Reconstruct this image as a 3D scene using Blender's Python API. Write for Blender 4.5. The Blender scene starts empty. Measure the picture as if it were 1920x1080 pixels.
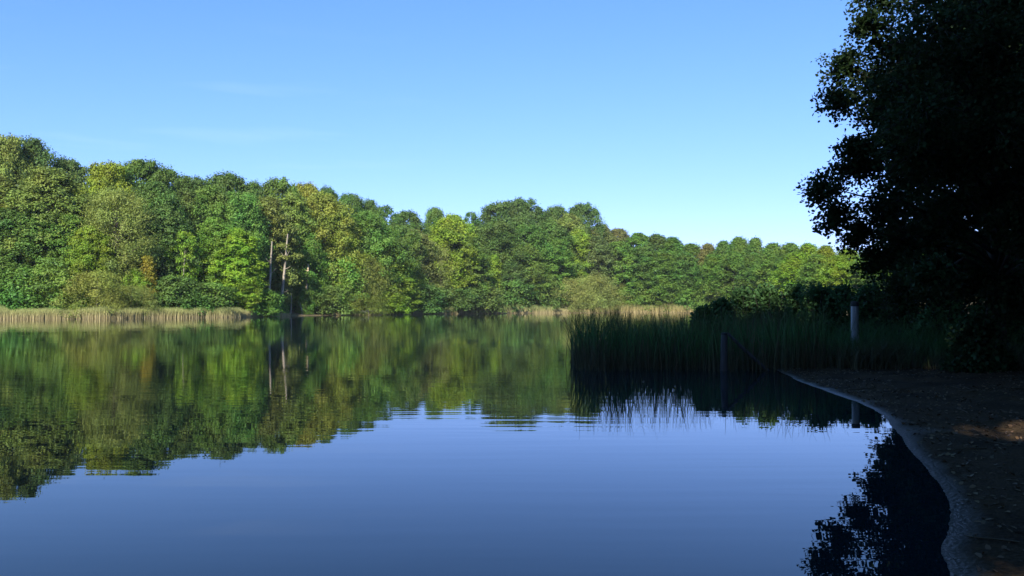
import bpy, math, random
import numpy as np
from mathutils import Vector

sc = bpy.context.scene
COL = sc.collection
R = math.radians
FPX = 1493.3          # focal length in photo pixels (1920 wide)
HZ = 576.0            # photo row of the horizon
EYE = 1.6

# ------------------------------------------------------------------ camera
cam_d = bpy.data.cameras.new('camera')
cam_d.lens = 28.0; cam_d.sensor_width = 36.0
cam_d.clip_start = 0.05; cam_d.clip_end = 6000
cam = bpy.data.objects.new('camera', cam_d); COL.objects.link(cam)
cam.location = (0, 0, EYE)
cam.rotation_euler = (R(90) + math.atan(36 / FPX), 0, 0)
sc.camera = cam

# ------------------------------------------------------------------ light
SUN_EL = R(33)
SUN_AZ = R(191)       # clockwise from +Y (the view direction): behind the camera, to the left
world = bpy.data.worlds.new('World'); sc.world = world
world.use_nodes = True
wn = world.node_tree; wn.nodes.clear()
def N(nt, t, **kw):
    n = nt.nodes.new(t)
    for k, v in kw.items(): setattr(n, k, v)
    return n
def L(nt, a, b): nt.links.new(a, b)
w_out = N(wn, 'ShaderNodeOutputWorld'); w_bg = N(wn, 'ShaderNodeBackground')
sky = N(wn, 'ShaderNodeTexSky', sky_type='NISHITA', sun_disc=False)
sky.sun_elevation = SUN_EL; sky.sun_rotation = SUN_AZ
sky.altitude = 50; sky.air_density = 1.0; sky.dust_density = 0.35; sky.ozone_density = 3.0
w_bg.inputs['Strength'].default_value = 0.12
hs = N(wn, 'ShaderNodeHueSaturation'); hs.inputs['Saturation'].default_value = 1.0
tint = N(wn, 'ShaderNodeMixRGB', blend_type='MULTIPLY'); tint.inputs['Fac'].default_value = 1; tint.inputs['Color2'].default_value = (.545, .89, 1.0, 1)
# faint cirrus streaks low on the left
tc = N(wn, 'ShaderNodeTexCoord'); mp = N(wn, 'ShaderNodeMapping')
mp.inputs['Scale'].default_value = (2.2, 2.2, 26.0)
nz = N(wn, 'ShaderNodeTexNoise'); nz.inputs['Scale'].default_value = 1.3; nz.inputs['Detail'].default_value = 5
rp = N(wn, 'ShaderNodeMapRange'); rp.inputs['From Min'].default_value = 0.56; rp.inputs['From Max'].default_value = 0.85
rp.inputs['To Max'].default_value = 0.13
mx = N(wn, 'ShaderNodeMixRGB'); mx.inputs['Color2'].default_value = (5.5, 6.2, 7.0, 1)
L(wn, tc.outputs['Generated'], mp.inputs['Vector']); L(wn, mp.outputs[0], nz.inputs['Vector'])
spx = N(wn, 'ShaderNodeSeparateXYZ'); L(wn, tc.outputs['Generated'], spx.inputs[0])
mkz = N(wn, 'ShaderNodeMapRange', interpolation_type='SMOOTHSTEP'); mkz.inputs['From Min'].default_value = .34; mkz.inputs['From Max'].default_value = .22
mkx = N(wn, 'ShaderNodeMapRange', interpolation_type='SMOOTHSTEP'); mkx.inputs['From Min'].default_value = .1; mkx.inputs['From Max'].default_value = -.3
L(wn, spx.outputs['Z'], mkz.inputs['Value']); L(wn, spx.outputs['X'], mkx.inputs['Value'])
mk1 = N(wn, 'ShaderNodeMath', operation='MULTIPLY'); mk2 = N(wn, 'ShaderNodeMath', operation='MULTIPLY')
L(wn, mkz.outputs[0], mk1.inputs[0]); L(wn, mkx.outputs[0], mk1.inputs[1]); L(wn, mk1.outputs[0], mk2.inputs[0])
L(wn, nz.outputs['Fac'], rp.inputs['Value']); L(wn, rp.outputs[0], mk2.inputs[1]); L(wn, mk2.outputs[0], mx.inputs['Fac'])
L(wn, sky.outputs[0], hs.inputs['Color']); L(wn, hs.outputs[0], tint.inputs['Color1']); sr = N(wn, 'ShaderNodeSeparateColor'); cb = N(wn, 'ShaderNodeCombineColor'); pw = N(wn, 'ShaderNodeMath', operation='POWER'); pw.inputs[1].default_value = .79
L(wn, tint.outputs[0], sr.inputs[0]); L(wn, sr.outputs[0], cb.inputs[0]); L(wn, sr.outputs[1], pw.inputs[0]); L(wn, pw.outputs[0], cb.inputs[1]); L(wn, sr.outputs[2], cb.inputs[2])
L(wn, cb.outputs[0], mx.inputs['Color1'])
L(wn, mx.outputs[0], w_bg.inputs['Color']); L(wn, w_bg.outputs[0], w_out.inputs['Surface'])

sun_d = bpy.data.lights.new('sun', 'SUN'); sun_d.energy = 4.7; sun_d.angle = R(0.5)
sun_d.color = (1.0, 0.93, 0.80)
sun = bpy.data.objects.new('sun', sun_d); COL.objects.link(sun)
sdir = Vector((math.sin(SUN_AZ) * math.cos(SUN_EL), math.cos(SUN_AZ) * math.cos(SUN_EL), math.sin(SUN_EL)))
sun.rotation_euler = sdir.to_track_quat('Z', 'Y').to_euler()
sun.location = (0, -20, 60)

vs = sc.view_settings
vs.view_transform = 'Standard'; vs.look = 'None'; vs.exposure = 1.0; vs.gamma = 1.0
sc.cycles.max_bounces = 8; sc.cycles.transparent_max_bounces = 4
sc.cycles.caustics_reflective = False; sc.cycles.caustics_refractive = False

# ------------------------------------------------------------------ helpers
def tag(o, label=None, cat=None, group=None, kind=None):
    if label: o['label'] = label
    if cat: o['category'] = cat
    if group: o['group'] = group
    if kind: o['kind'] = kind
    return o
def link(name, mesh, mat=None, parent=None, loc=None):
    o = bpy.data.objects.new(name, mesh); COL.objects.link(o)
    if mat and not mesh.materials: mesh.materials.append(mat)
    if parent: o.parent = parent
    if loc is not None: o.location = loc
    return o
def empty(name, loc=(0, 0, 0), rz=0):
    o = bpy.data.objects.new(name, None); COL.objects.link(o)
    o.location = loc; o.rotation_euler = (0, 0, rz); o.empty_display_size = 0.3
    return o
def mesh_np(name, V, F, smooth=False, var=None):
    """V (n,3); F (m,k) uniform polygons."""
    V = np.asarray(V, dtype=np.float32); F = np.asarray(F, dtype=np.int32)
    me = bpy.data.meshes.new(name)
    me.vertices.add(len(V)); me.vertices.foreach_set('co', V.ravel())
    m, k = F.shape
    me.loops.add(m * k); me.loops.foreach_set('vertex_index', F.ravel())
    me.polygons.add(m); me.polygons.foreach_set('loop_start', np.arange(0, m * k, k, dtype=np.int32))
    me.polygons.foreach_set('loop_total', np.full(m, k, dtype=np.int32))
    if smooth: me.polygons.foreach_set('use_smooth', np.ones(m, dtype=bool))
    if var is not None:
        a = me.attributes.new('var', 'FLOAT', 'FACE'); a.data.foreach_set('value', np.asarray(var, dtype=np.float32))
    me.update(); me.validate()
    return me
def nrm(a): return a / np.maximum(np.linalg.norm(a, axis=-1, keepdims=True), 1e-9)
QUAD = np.array([(-1, 0), (-.1, -.62), (1, 0), (.1, .62)])
LEAF = np.array([(-1, 0), (-.45, -.55), (.35, -.5), (1, 0), (.35, .5), (-.45, .55)])
def leaves(P, Nn, size, rng, shape=QUAD, aspect=1.0, tang=None):
    n = len(P); k = len(shape)
    t = rng.normal(size=(n, 3)) if tang is None else tang
    t = nrm(t - (t * Nn).sum(1, keepdims=True) * Nn)
    b = np.cross(Nn, t)
    s = size * rng.uniform(.65, 1.3, n)
    V = P[:, None] + s[:, None, None] * .5 * (shape[None, :, 0, None] * t[:, None] + aspect * shape[None, :, 1, None] * b[:, None])
    V = V + (np.abs(shape[:, 0]) ** 2)[None, :, None] * Nn[:, None] * (-s * .10)[:, None, None]
    F = np.arange(n * k).reshape(n, k)
    return V.reshape(-1, 3), F
def tubes(paths, ns=6):
    """paths: list of (pts (m,3), radii (m,)). One mesh array set."""
    Vs, Fs, off = [], [], 0
    for pts, rad in paths:
        pts = np.asarray(pts, float); rad = np.asarray(rad, float); m = len(pts)
        d = nrm(np.gradient(pts, axis=0))
        ref = np.where(np.abs(d[:, 2:3]) > .9, np.array([[1., 0, 0]]), np.array([[0, 0, 1.]]))
        u = nrm(np.cross(d, ref)); w = np.cross(d, u)
        a = np.linspace(0, 2 * math.pi, ns, endpoint=False)
        ring = pts[:, None] + rad[:, None, None] * (np.cos(a)[None, :, None] * u[:, None] + np.sin(a)[None, :, None] * w[:, None])
        Vs.append(ring.reshape(-1, 3))
        i = np.arange(m - 1)[:, None] * ns; j = np.arange(ns)[None]
        j2 = (j + 1) % ns
        Fs.append(np.stack([i + j, i + j2, i + ns + j2, i + ns + j], -1).reshape(-1, 4) + off)
        off += m * ns
    return np.concatenate(Vs), np.concatenate(Fs)

# ------------------------------------------------------------------ materials
def new_mat(name):
    m = bpy.data.materials.new(name); m.use_nodes = True
    nt = m.node_tree; nt.nodes.clear()
    return m, nt, N(nt, 'ShaderNodeOutputMaterial')
def leaf_mat(name, trans=0.30, spread=0.48):
    m, nt, out = new_mat(name)
    oi = N(nt, 'ShaderNodeObjectInfo'); at = N(nt, 'ShaderNodeAttribute', attribute_name='var')
    tcx = N(nt, 'ShaderNodeTexCoord'); n1 = N(nt, 'ShaderNodeTexNoise'); n1.inputs['Scale'].default_value = 0.35
    n1.inputs['Detail'].default_value = 2
    L(nt, tcx.outputs['Object'], n1.inputs['Vector'])
    h = N(nt, 'ShaderNodeHueSaturation')
    r1 = N(nt, 'ShaderNodeMapRange'); r1.inputs['To Min'].default_value = 1 - spread; r1.inputs['To Max'].default_value = 1 + spread
    L(nt, at.outputs['Fac'], r1.inputs['Value']); L(nt, r1.outputs[0], h.inputs['Value'])
    r2 = N(nt, 'ShaderNodeMapRange'); r2.inputs['From Min'].default_value = .3; r2.inputs['From Max'].default_value = .7
    r2.inputs['To Min'].default_value = .475; r2.inputs['To Max'].default_value = .52
    L(nt, n1.outputs['Fac'], r2.inputs['Value']); L(nt, r2.outputs[0], h.inputs['Hue'])
    L(nt, oi.outputs['Color'], h.inputs['Color'])
    d = N(nt, 'ShaderNodeBsdfPrincipled'); d.inputs['Roughness'].default_value = .55
    d.inputs['Specular IOR Level'].default_value = .25
    t = N(nt, 'ShaderNodeBsdfTranslucent'); h2 = N(nt, 'ShaderNodeHueSaturation')
    h2.inputs['Hue'].default_value = .485; h2.inputs['Value'].default_value = 1.25
    L(nt, h.outputs[0], h2.inputs['Color']); L(nt, h.outputs[0], d.inputs['Base Color']); L(nt, h2.outputs[0], t.inputs['Color'])
    mxs = N(nt, 'ShaderNodeMixShader'); mxs.inputs[0].default_value = trans
    L(nt, d.outputs[0], mxs.inputs[1]); L(nt, t.outputs[0], mxs.inputs[2]); L(nt, mxs.outputs[0], out.inputs['Surface'])
    return m
M_LEAF = leaf_mat('leaf')
M_NEARLEAF = leaf_mat('near_leaf', .3, .35)
for n_ in M_NEARLEAF.node_tree.nodes:
    if n_.type == 'BSDF_PRINCIPLED': n_.inputs['Specular IOR Level'].default_value = .1
def bark_mat(name, c1, c2, scale=3.0, zs=.25, lo=.35, hi=.65):
    m, nt, out = new_mat(name)
    tcx = N(nt, 'ShaderNodeTexCoord'); mpp = N(nt, 'ShaderNodeMapping'); mpp.inputs['Scale'].default_value = (1, 1, zs)
    n1 = N(nt, 'ShaderNodeTexNoise'); n1.inputs['Scale'].default_value = scale; n1.inputs['Detail'].default_value = 6
    cr = N(nt, 'ShaderNodeValToRGB'); cr.color_ramp.elements[0].color = (*c1, 1); cr.color_ramp.elements[1].color = (*c2, 1)
    cr.color_ramp.elements[0].position = lo; cr.color_ramp.elements[1].position = hi
    d = N(nt, 'ShaderNodeBsdfPrincipled'); d.inputs['Roughness'].default_value = .9
    b = N(nt, 'ShaderNodeBump'); b.inputs['Distance'].default_value = .02; b.inputs['Strength'].default_value = .6
    L(nt, tcx.outputs['Object'], mpp.inputs[0]); L(nt, mpp.outputs[0], n1.inputs['Vector']); L(nt, n1.outputs['Fac'], cr.inputs[0])
    L(nt, cr.outputs[0], d.inputs['Base Color']); L(nt, n1.outputs['Fac'], b.inputs['Height']); L(nt, b.outputs[0], d.inputs['Normal'])
    L(nt, d.outputs[0], out.inputs['Surface'])
    return m
M_BARK = bark_mat('bark', (.05, .04, .03), (.16, .13, .10))
M_SHADEBARK = bark_mat('shade_darkened_bark', (.018, .015, .012), (.05, .042, .034))  # bark colour lowered to deepen the shade on the right bank
M_PALEBARK = bark_mat('pale_bark', (.16, .14, .10), (.36, .31, .24), 2.0, .4)
M_BIRCH = bark_mat('birch_bark', (.30, .27, .22), (.70, .66, .58), 2.0, 1.5, .3, .45)
M_DEAD = bark_mat('dead_wood', (.28, .20, .12), (.55, .44, .28), 4, .2)
M_POST = bark_mat('weathered_wood', (.05, .05, .052), (.11, .11, .115), 9, .12)
M_PALEPOST = bark_mat('pale_weathered_wood', (.20, .21, .21), (.42, .43, .43), 9, .12)
M_POSTTOP = bark_mat('dark_wood', (.015, .015, .014), (.03, .03, .028), 9, .12)
def reed_mat(name, low, high, tip, zmax, nscale=.12):
    m, nt, out = new_mat(name)
    tcx = N(nt, 'ShaderNodeTexCoord'); sp = N(nt, 'ShaderNodeSeparateXYZ'); at = N(nt, 'ShaderNodeAttribute', attribute_name='var')
    L(nt, tcx.outputs['Object'], sp.inputs[0])
    n1 = N(nt, 'ShaderNodeTexNoise'); n1.inputs['Scale'].default_value = nscale; n1.inputs['Detail'].default_value = 3
    L(nt, tcx.outputs['Object'], n1.inputs['Vector'])
    mu = N(nt, 'ShaderNodeMath', operation='DIVIDE'); mu.inputs[1].default_value = zmax; L(nt, sp.outputs['Z'], mu.inputs[0])
    ma = N(nt, 'ShaderNodeMath', operation='MULTIPLY_ADD'); ma.inputs[1].default_value = .9; L(nt, n1.outputs['Fac'], ma.inputs[0])
    sb = N(nt, 'ShaderNodeMath', operation='SUBTRACT'); sb.inputs[1].default_value = .45; L(nt, mu.outputs[0], sb.inputs[0]); L(nt, sb.outputs[0], ma.inputs[2])
    cr = N(nt, 'ShaderNodeValToRGB'); e = cr.color_ramp.elements
    e[0].position = .15; e[0].color = (*low, 1); e[1].position = .9; e[1].color = (*tip, 1)
    k = cr.color_ramp.elements.new(.5); k.color = (*high, 1)
    L(nt, ma.outputs[0], cr.inputs[0])
    h = N(nt, 'ShaderNodeHueSaturation'); r1 = N(nt, 'ShaderNodeMapRange'); r1.inputs['To Min'].default_value = .6; r1.inputs['To Max'].default_value = 1.35
    L(nt, at.outputs['Fac'], r1.inputs['Value']); L(nt, r1.outputs[0], h.inputs['Value']); L(nt, cr.outputs[0], h.inputs['Color'])
    d = N(nt, 'ShaderNodeBsdfPrincipled'); d.inputs['Roughness'].default_value = .6
    d.inputs['Specular IOR Level'].default_value = .3
    t = N(nt, 'ShaderNodeBsdfTranslucent'); mxs = N(nt, 'ShaderNodeMixShader'); mxs.inputs[0].default_value = .25
    L(nt, h.outputs[0], d.inputs['Base Color']); L(nt, h.outputs[0], t.inputs['Color'])
    L(nt, d.outputs[0], mxs.inputs[1]); L(nt, t.outputs[0], mxs.inputs[2]); L(nt, mxs.outputs[0], out.inputs['Surface'])
    return m
M_FARREED = reed_mat('far_reed', (.40, .34, .17), (.34, .34, .13), (.23, .28, .09), 2.0, .05)
M_GOLDREED = reed_mat('golden_reed', (.42, .35, .17), (.42, .36, .15), (.33, .31, .12), 2.0, .05)
M_NEARREED = reed_mat('near_reed', (.080, .080, .040), (.060, .150, .042), (.11, .13, .05), 1.8, .6)
M_DRYSTEM = reed_mat('dry_stem', (.12, .09, .05), (.11, .08, .045), (.06, .042, .028), 1.8, .6)

# ------------------------------------------------------------------ lake outline and ground
SHORE_FAR = [(-76, 104), (-70, 109), (-57, 112), (-43.7, 128), (-40.2, 150), (-28.7, 165), (-20.4, 190), (5.8, 215),
             (30, 233), (51, 226), (62, 192), (57, 145), (40, 92), (24, 60), (13, 42), (8.2, 32), (7.4, 26), (7.0, 22),
             (6.6, 19.6), (6.15, 17.06), (5.92, 14.5), (5.77, 13.2), (5.45, 11.65), (4.38, 8.75), (3.90, 7.33), (3.33, 6.08), (2.55, 4.74), (2.0, 3.4), (0.8, 2.3),
             (-3, 1.6), (-9, 1.5), (-30, 4), (-62, 20), (-92, 60), (-90, 90)]
LAKE = np.array(SHORE_FAR, float)
for _ in range(2):      # round the corners of the outline
    nx_ = np.roll(LAKE, -1, axis=0)
    LAKE = np.stack([LAKE * .75 + nx_ * .25, LAKE * .25 + nx_ * .75], 1).reshape(-1, 2)
def sdist(x, y):
    """signed distance to the lake edge: positive on land"""
    x = np.asarray(x, float); y = np.asarray(y, float)
    d = np.full(x.shape, 1e9); inside = np.zeros(x.shape, bool)
    A = LAKE; B = np.roll(LAKE, -1, axis=0)
    for (ax, ay), (bx, by) in zip(A, B):
        ex, ey = bx - ax, by - ay
        t = np.clip(((x - ax) * ex + (y - ay) * ey) / (ex * ex + ey * ey), 0, 1)
        d = np.minimum(d, np.hypot(x - ax - t * ex, y - ay - t * ey))
        c = (ay > y) != (by > y)
        with np.errstate(divide='ignore', invalid='ignore'):
            xi = ax + (y - ay) * ex / (ey if ey else 1e-9)
        inside ^= c & (x < xi)
    return np.where(inside, -d, d)
def vnoise(x, y, s, seed=0):
    """smooth value noise"""
    x = np.asarray(x) / s; y = np.asarray(y) / s
    xi = np.floor(x).astype(np.int64); yi = np.floor(y).astype(np.int64)
    fx = x - xi; fy = y - yi; fx = fx * fx * (3 - 2 * fx); fy = fy * fy * (3 - 2 * fy)
    def hsh(a, b):
        n = (a * 374761393 + b * 668265263 + seed * 1442695041) & 0x7fffffff
        n = ((n ^ (n >> 13)) * 1274126177) & 0x7fffffff
        return ((n ^ (n >> 16)) & 0xffff) / 65535.0
    return (hsh(xi, yi) * (1 - fx) + hsh(xi + 1, yi) * fx) * (1 - fy) + (hsh(xi, yi + 1) * (1 - fx) + hsh(xi + 1, yi + 1) * fx) * fy
def ground_z(x, y):
    x = np.asarray(x, float); y = np.asarray(y, float)
    d = sdist(x, y) + (vnoise(x, y, .9, 3) - .5) * .05 + (vnoise(x, y, .35, 9) - .5) * .04
    far = np.clip((y - 45) / 40, 0, 1)
    land_near = .055 * np.clip(d, 0, 8) + .02 * np.clip(d - 8, 0, 200)
    land_far = .35 * (1 - np.exp(-np.clip(d, 0, 4) / 1.0)) + .22 * np.clip(d - 3, 0, 32) + .01 * np.clip(d - 35, 0, 2000)
    land = land_near * (1 - far) + land_far * far
    bumps = (vnoise(x, y, 1.7, 5) - .5) * .06 + (vnoise(x, y, .45, 6) - .5) * .055 + (vnoise(x, y, .24, 7) - .5) * .035
    land = land + bumps * np.clip(d / 1.2, 0, 1)
    bed = -.12 * np.clip(-d, 0, 12)
    return np.where(d > 0, land, np.maximum(bed, -1.5))
def spaced(lo, a, b, hi, step, g=1.13, fine_max=6.0):
    mid = list(np.arange(a, b, step))
    up = []; s = step; v = b
    while v < hi:
        up.append(v); s = min(s * g, fine_max if v < 260 else 400); v += s
    up.append(hi)
    dn = []; s = step; v = a
    while v > lo:
        s = min(s * g, fine_max if v > -160 else 400); v -= s; dn.append(v)
    return np.array(dn[::-1] + mid + up)
gx = spaced(-2500, 1., 9., 2500, .06); gy = spaced(-400, 2., 23., 3500, .07)
GX, GY = np.meshgrid(gx, gy)
GZ = ground_z(GX, GY)
V = np.stack([GX, GY, GZ], -1).reshape(-1, 3)
ny, nx = GX.shape
ii = (np.arange(ny - 1)[:, None] * nx + np.arange(nx - 1)[None]).ravel()
F = np.stack([ii, ii + 1, ii + nx + 1, ii + nx], -1)
m, nt, out = new_mat('beach_and_soil')
tcx = N(nt, 'ShaderNodeTexCoord'); sp = N(nt, 'ShaderNodeSeparateXYZ'); L(nt, tcx.outputs['Object'], sp.inputs[0])
n1 = N(nt, 'ShaderNodeTexNoise'); n1.inputs['Scale'].default_value = 1.2; n1.inputs['Detail'].default_value = 8
n2 = N(nt, 'ShaderNodeTexNoise'); n2.inputs['Scale'].default_value = 28; n2.inputs['Detail'].default_value = 6
L(nt, tcx.outputs['Object'], n1.inputs['Vector']); L(nt, tcx.outputs['Object'], n2.inputs['Vector'])
cr = N(nt, 'ShaderNodeValToRGB'); cr.color_ramp.elements[0].color = (.010, .007, .0045, 1); cr.color_ramp.elements[1].color = (.075, .050, .027, 1)  # dark damp soil, colour lowered further to deepen the beach's shade
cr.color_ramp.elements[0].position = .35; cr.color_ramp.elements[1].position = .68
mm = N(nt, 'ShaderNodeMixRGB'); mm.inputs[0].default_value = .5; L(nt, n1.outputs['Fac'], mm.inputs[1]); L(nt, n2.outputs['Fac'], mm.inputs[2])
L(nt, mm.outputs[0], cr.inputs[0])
fs = N(nt, 'ShaderNodeMapRange'); fs.inputs['From Min'].default_value = 60; fs.inputs['From Max'].default_value = 95; L(nt, sp.outputs['Y'], fs.inputs['Value'])
fc = N(nt, 'ShaderNodeValToRGB'); fc.color_ramp.elements[0].color = (.09, .075, .04, 1); fc.color_ramp.elements[1].color = (.34, .27, .15, 1); fc.color_ramp.elements[0].position = .3
L(nt, n1.outputs['Fac'], fc.inputs[0]); fm = N(nt, 'ShaderNodeMixRGB'); L(nt, fs.outputs[0], fm.inputs[0]); L(nt, cr.outputs[0], fm.inputs[1]); L(nt, fc.outputs[0], fm.inputs[2])
wet = N(nt, 'ShaderNodeMapRange'); wet.inputs['From Min'].default_value = .003; wet.inputs['From Max'].default_value = .015
L(nt, sp.outputs['Z'], wet.inputs['Value'])
wc = N(nt, 'ShaderNodeMixRGB'); wc.inputs[1].default_value = (.030, .027, .022, 1); L(nt, wet.outputs[0], wc.inputs[0]); L(nt, fm.outputs[0], wc.inputs[2])
rr = N(nt, 'ShaderNodeMapRange'); rr.inputs['To Min'].default_value = .30; rr.inputs['To Max'].default_value = .95; L(nt, wet.outputs[0], rr.inputs['Value'])
d = N(nt, 'ShaderNodeBsdfPrincipled'); wsp = N(nt, 'ShaderNodeMapRange'); wsp.inputs['To Min'].default_value = .28; wsp.inputs['To Max'].default_value = .08; L(nt, wet.outputs[0], wsp.inputs['Value']); L(nt, wsp.outputs[0], d.inputs['Specular IOR Level']); L(nt, wc.outputs[0], d.inputs['Base Color']); L(nt, rr.outputs[0], d.inputs['Roughness'])
b = N(nt, 'ShaderNodeBump'); b.inputs['Distance'].default_value = .035; L(nt, n2.outputs['Fac'], b.inputs['Height']); L(nt, b.outputs[0], d.inputs['Normal'])
L(nt, d.outputs[0], out.inputs['Surface'])
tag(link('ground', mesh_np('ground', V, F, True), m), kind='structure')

# ------------------------------------------------------------------ water
m, nt, out = new_mat('lake_water')
tcx = N(nt, 'ShaderNodeTexCoord')
def wnoise(sx, sy, scale, detail, rot=0.0):
    mpp = N(nt, 'ShaderNodeMapping'); mpp.inputs['Scale'].default_value = (sx, sy, 1); mpp.inputs['Rotation'].default_value = (0, 0, R(rot))
    nn = N(nt, 'ShaderNodeTexNoise'); nn.inputs['Scale'].default_value = scale; nn.inputs['Detail'].default_value = detail
    L(nt, tcx.outputs['Object'], mpp.inputs[0]); L(nt, mpp.outputs[0], nn.inputs['Vector'])
    return nn.outputs['Fac']
def mth(op, a, b_):
    n = N(nt, 'ShaderNodeMath', operation=op)
    for i, v in enumerate((a, b_)):
        if isinstance(v, (int, float)): n.inputs[i].default_value = v
        else: L(nt, v, n.inputs[i])
    return n.outputs[0]
# small wind ripples (30 cm apart, crests across the view) in a broad patch, plus slower undulation
spw = N(nt, 'ShaderNodeSeparateXYZ'); L(nt, tcx.outputs['Object'], spw.inputs[0])
fade = N(nt, 'ShaderNodeMapRange', interpolation_type='SMOOTHSTEP'); fade.inputs['From Min'].default_value = 8.5; fade.inputs['From Max'].default_value = 13.0
fade.inputs['To Min'].default_value = .36
L(nt, spw.outputs['Y'], fade.inputs['Value'])
patch = N(nt, 'ShaderNodeMapRange'); patch.inputs['From Min'].default_value = .35; patch.inputs['From Max'].default_value = .6; patch.inputs['To Min'].default_value = .35
L(nt, wnoise(.5, .5, .3, 1), patch.inputs['Value'])
hgt = mth('MULTIPLY', wnoise(.35, 3.0, 1.0, 1.5, -5), .0034)
hgt = mth('ADD', hgt, mth('MULTIPLY', wnoise(1.2, 7.0, 1.0, 1, 4), .0008))
hgt = mth('MULTIPLY', mth('MULTIPLY', hgt, fade.outputs[0]), patch.outputs[0])
hgt = mth('ADD', hgt, mth('MULTIPLY', wnoise(.7, 1.3, .8, 1, 10), .0006))
bw = N(nt, 'ShaderNodeBump'); bw.inputs['Strength'].default_value = 1; bw.inputs['Distance'].default_value = 1
L(nt, hgt, bw.inputs['Height'])
d = N(nt, 'ShaderNodeBsdfPrincipled'); d.inputs['Base Color'].default_value = (.004, .012, .018, 1)
d.inputs['Roughness'].default_value = 0.0; d.inputs['IOR'].default_value = 1.39
L(nt, bw.outputs[0], d.inputs['Normal']); L(nt, d.outputs[0], out.inputs['Surface'])
wx = np.array([(-150, -6, 0), (130, -6, 0), (130, 275, 0), (-150, 275, 0)], float)
tag(link('lake_water', mesh_np('lake_water', wx, [[0, 1, 2, 3]]), m), kind='structure')

# ------------------------------------------------------------------ tree prototypes
def prof(kind, t):
    if kind == 'oak': return np.sqrt(np.clip(1 - ((t - .45) / .56) ** 2, 0, 1))
    if kind == 'tall': return np.clip(np.sin(math.pi * np.clip(t * .80 + .19, 0, 1)), 0, 1) ** .6
    if kind == 'cone': return np.clip(1.0 - t, 0.04, 1) ** .8
    if kind == 'dome': return np.sqrt(np.clip(1 - (t * .97) ** 2.2, 0, 1))
    if kind == 'column': return np.clip(np.sin(math.pi * np.clip(t * .88 + .10, 0, 1)), 0, 1) ** .8
def make_crown(kind, H, Rd, base, nl, lr, flat, lpl, ls, seed, shape=QUAD, aspect=1., droop=0., tufts=11, upb=.35):
    rng = np.random.default_rng(seed)
    Ps, Ns, var, tg = [], [], [], []
    cs = []
    for i in range(nl):
        t = (i + rng.uniform(0, 1)) / nl
        z = H * (base + (1 - base) * t)
        rr_ = Rd * float(prof(kind, t))
        ang = i * 2.39996 + rng.uniform(-.5, .5)
        rl = lr * Rd * rng.uniform(.7, 1.35) * (0.75 if t > .85 else 1)
        rad = max(0, rr_ - rl * .6) * math.sqrt(rng.uniform(.2, 1.0)) * rng.uniform(.85, 1.12) * (1 + .16 * math.sin(2 * ang + seed) + .12 * math.sin(3 * ang + 5 * t))
        c = np.array([math.cos(ang) * rad, math.sin(ang) * rad, min(z, H - rl * flat * .9)])
        cs.append((c, rl))
        lv = rng.uniform(.25, .75)
        td = nrm(rng.normal(size=(tufts, 3)) + np.array([math.cos(ang) * .5, math.sin(ang) * .5, upb + .25]))
        td_r = rng.uniform(.5, 1.32, tufts)
        k = rng.integers(0, tufts, lpl)
        p = td[k] * td_r[k][:, None] + rng.normal(size=(lpl, 3)) * .33
        dirn = nrm(p)
        if droop:
            p[:, 2] -= droop * rng.uniform(0, 1, lpl) ** 1.5
        p = p * np.array([1, 1, flat]) * rl + c
        nn_ = nrm(dirn * .6 + np.array([0, 0, upb]) + rng.normal(size=(lpl, 3)) * .42)
        Ps.append(p); Ns.append(nn_)
        tv = rng.uniform(-.16, .16, tufts)
        var.append(np.clip(lv + tv[k] + rng.uniform(-.12, .12, lpl), 0, 1))
    P = np.concatenate(Ps); Nn = np.concatenate(Ns)
    P[:, 2] = np.maximum(P[:, 2], .05)
    V_, F_ = leaves(P, Nn, ls, rng, shape, aspect)
    return mesh_np('crown_' + kind, V_, F_, False, np.concatenate(var)), cs
def make_trunk(H, base, cs, r0, seed, lean=0., top=.9, every=2):
    rng = np.random.default_rng(seed + 77)
    n = 9; zz = np.linspace(0, H * top, n)
    pts = np.stack([lean * zz + np.cumsum(rng.normal(0, .012 * H / n, n)), np.cumsum(rng.normal(0, .012 * H / n, n)), zz], -1)
    pts[:, :2] -= pts[0, :2]; pts[0, 2] = -.3
    rad = r0 * (1 - .85 * (zz / (H * top)) ** .9); rad[0] *= 1.35
    paths = [(pts, rad)]
    for c, rl in cs[::every]:
        z0 = max(H * base * .6, c[2] * .72 - .5); z0 = min(z0, H * top * .95)
        s = np.array([np.interp(z0, zz, pts[:, 0]), np.interp(z0, zz, pts[:, 1]), z0])
        t = np.linspace(0, 1, 5)[:, None]
        q = s + (c - s) * t + np.array([0, 0, 1]) * (np.sin(t * math.pi) * .06 * H * .4)
        rb = np.interp(z0, zz, rad) * .42
        paths.append((q, rb * (1 - .85 * t[:, 0])))
    V_, F_ = tubes(paths, 6)
    return mesh_np('trunk', V_, F_, True)
PROTO = {}
def proto(name, kind, H, Rd, base, nl, lr, flat, lpl, ls, nvar=2, r0=.28, **kw):
    PROTO[name] = []
    for v in range(nvar):
        seed = (sum(map(ord, name)) * 31 + v * 101) % 99991
        cr_, cs = make_crown(kind, H, Rd, base, nl, lr, flat, lpl, ls, seed, **kw)
        PROTO[name].append((cr_, make_trunk(H, base, cs, r0, seed), H, Rd))
proto('oak', 'oak', 20, 6.5, .12, 110, .22, .80, 400, .36, 3, .38)
proto('maple', 'tall', 20, 6.0, .04, 150, .20, .62, 320, .36, 3, .32, upb=.55)
proto('alder', 'column', 16, 3.6, .03, 120, .26, .85, 270, .31, 3, .22, upb=.6)
proto('willow', 'oak', 13, 5.5, .05, 100, .22, .85, 400, .29, 2, .26, shape=QUAD, aspect=.45, droop=.35, tufts=16)
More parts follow.
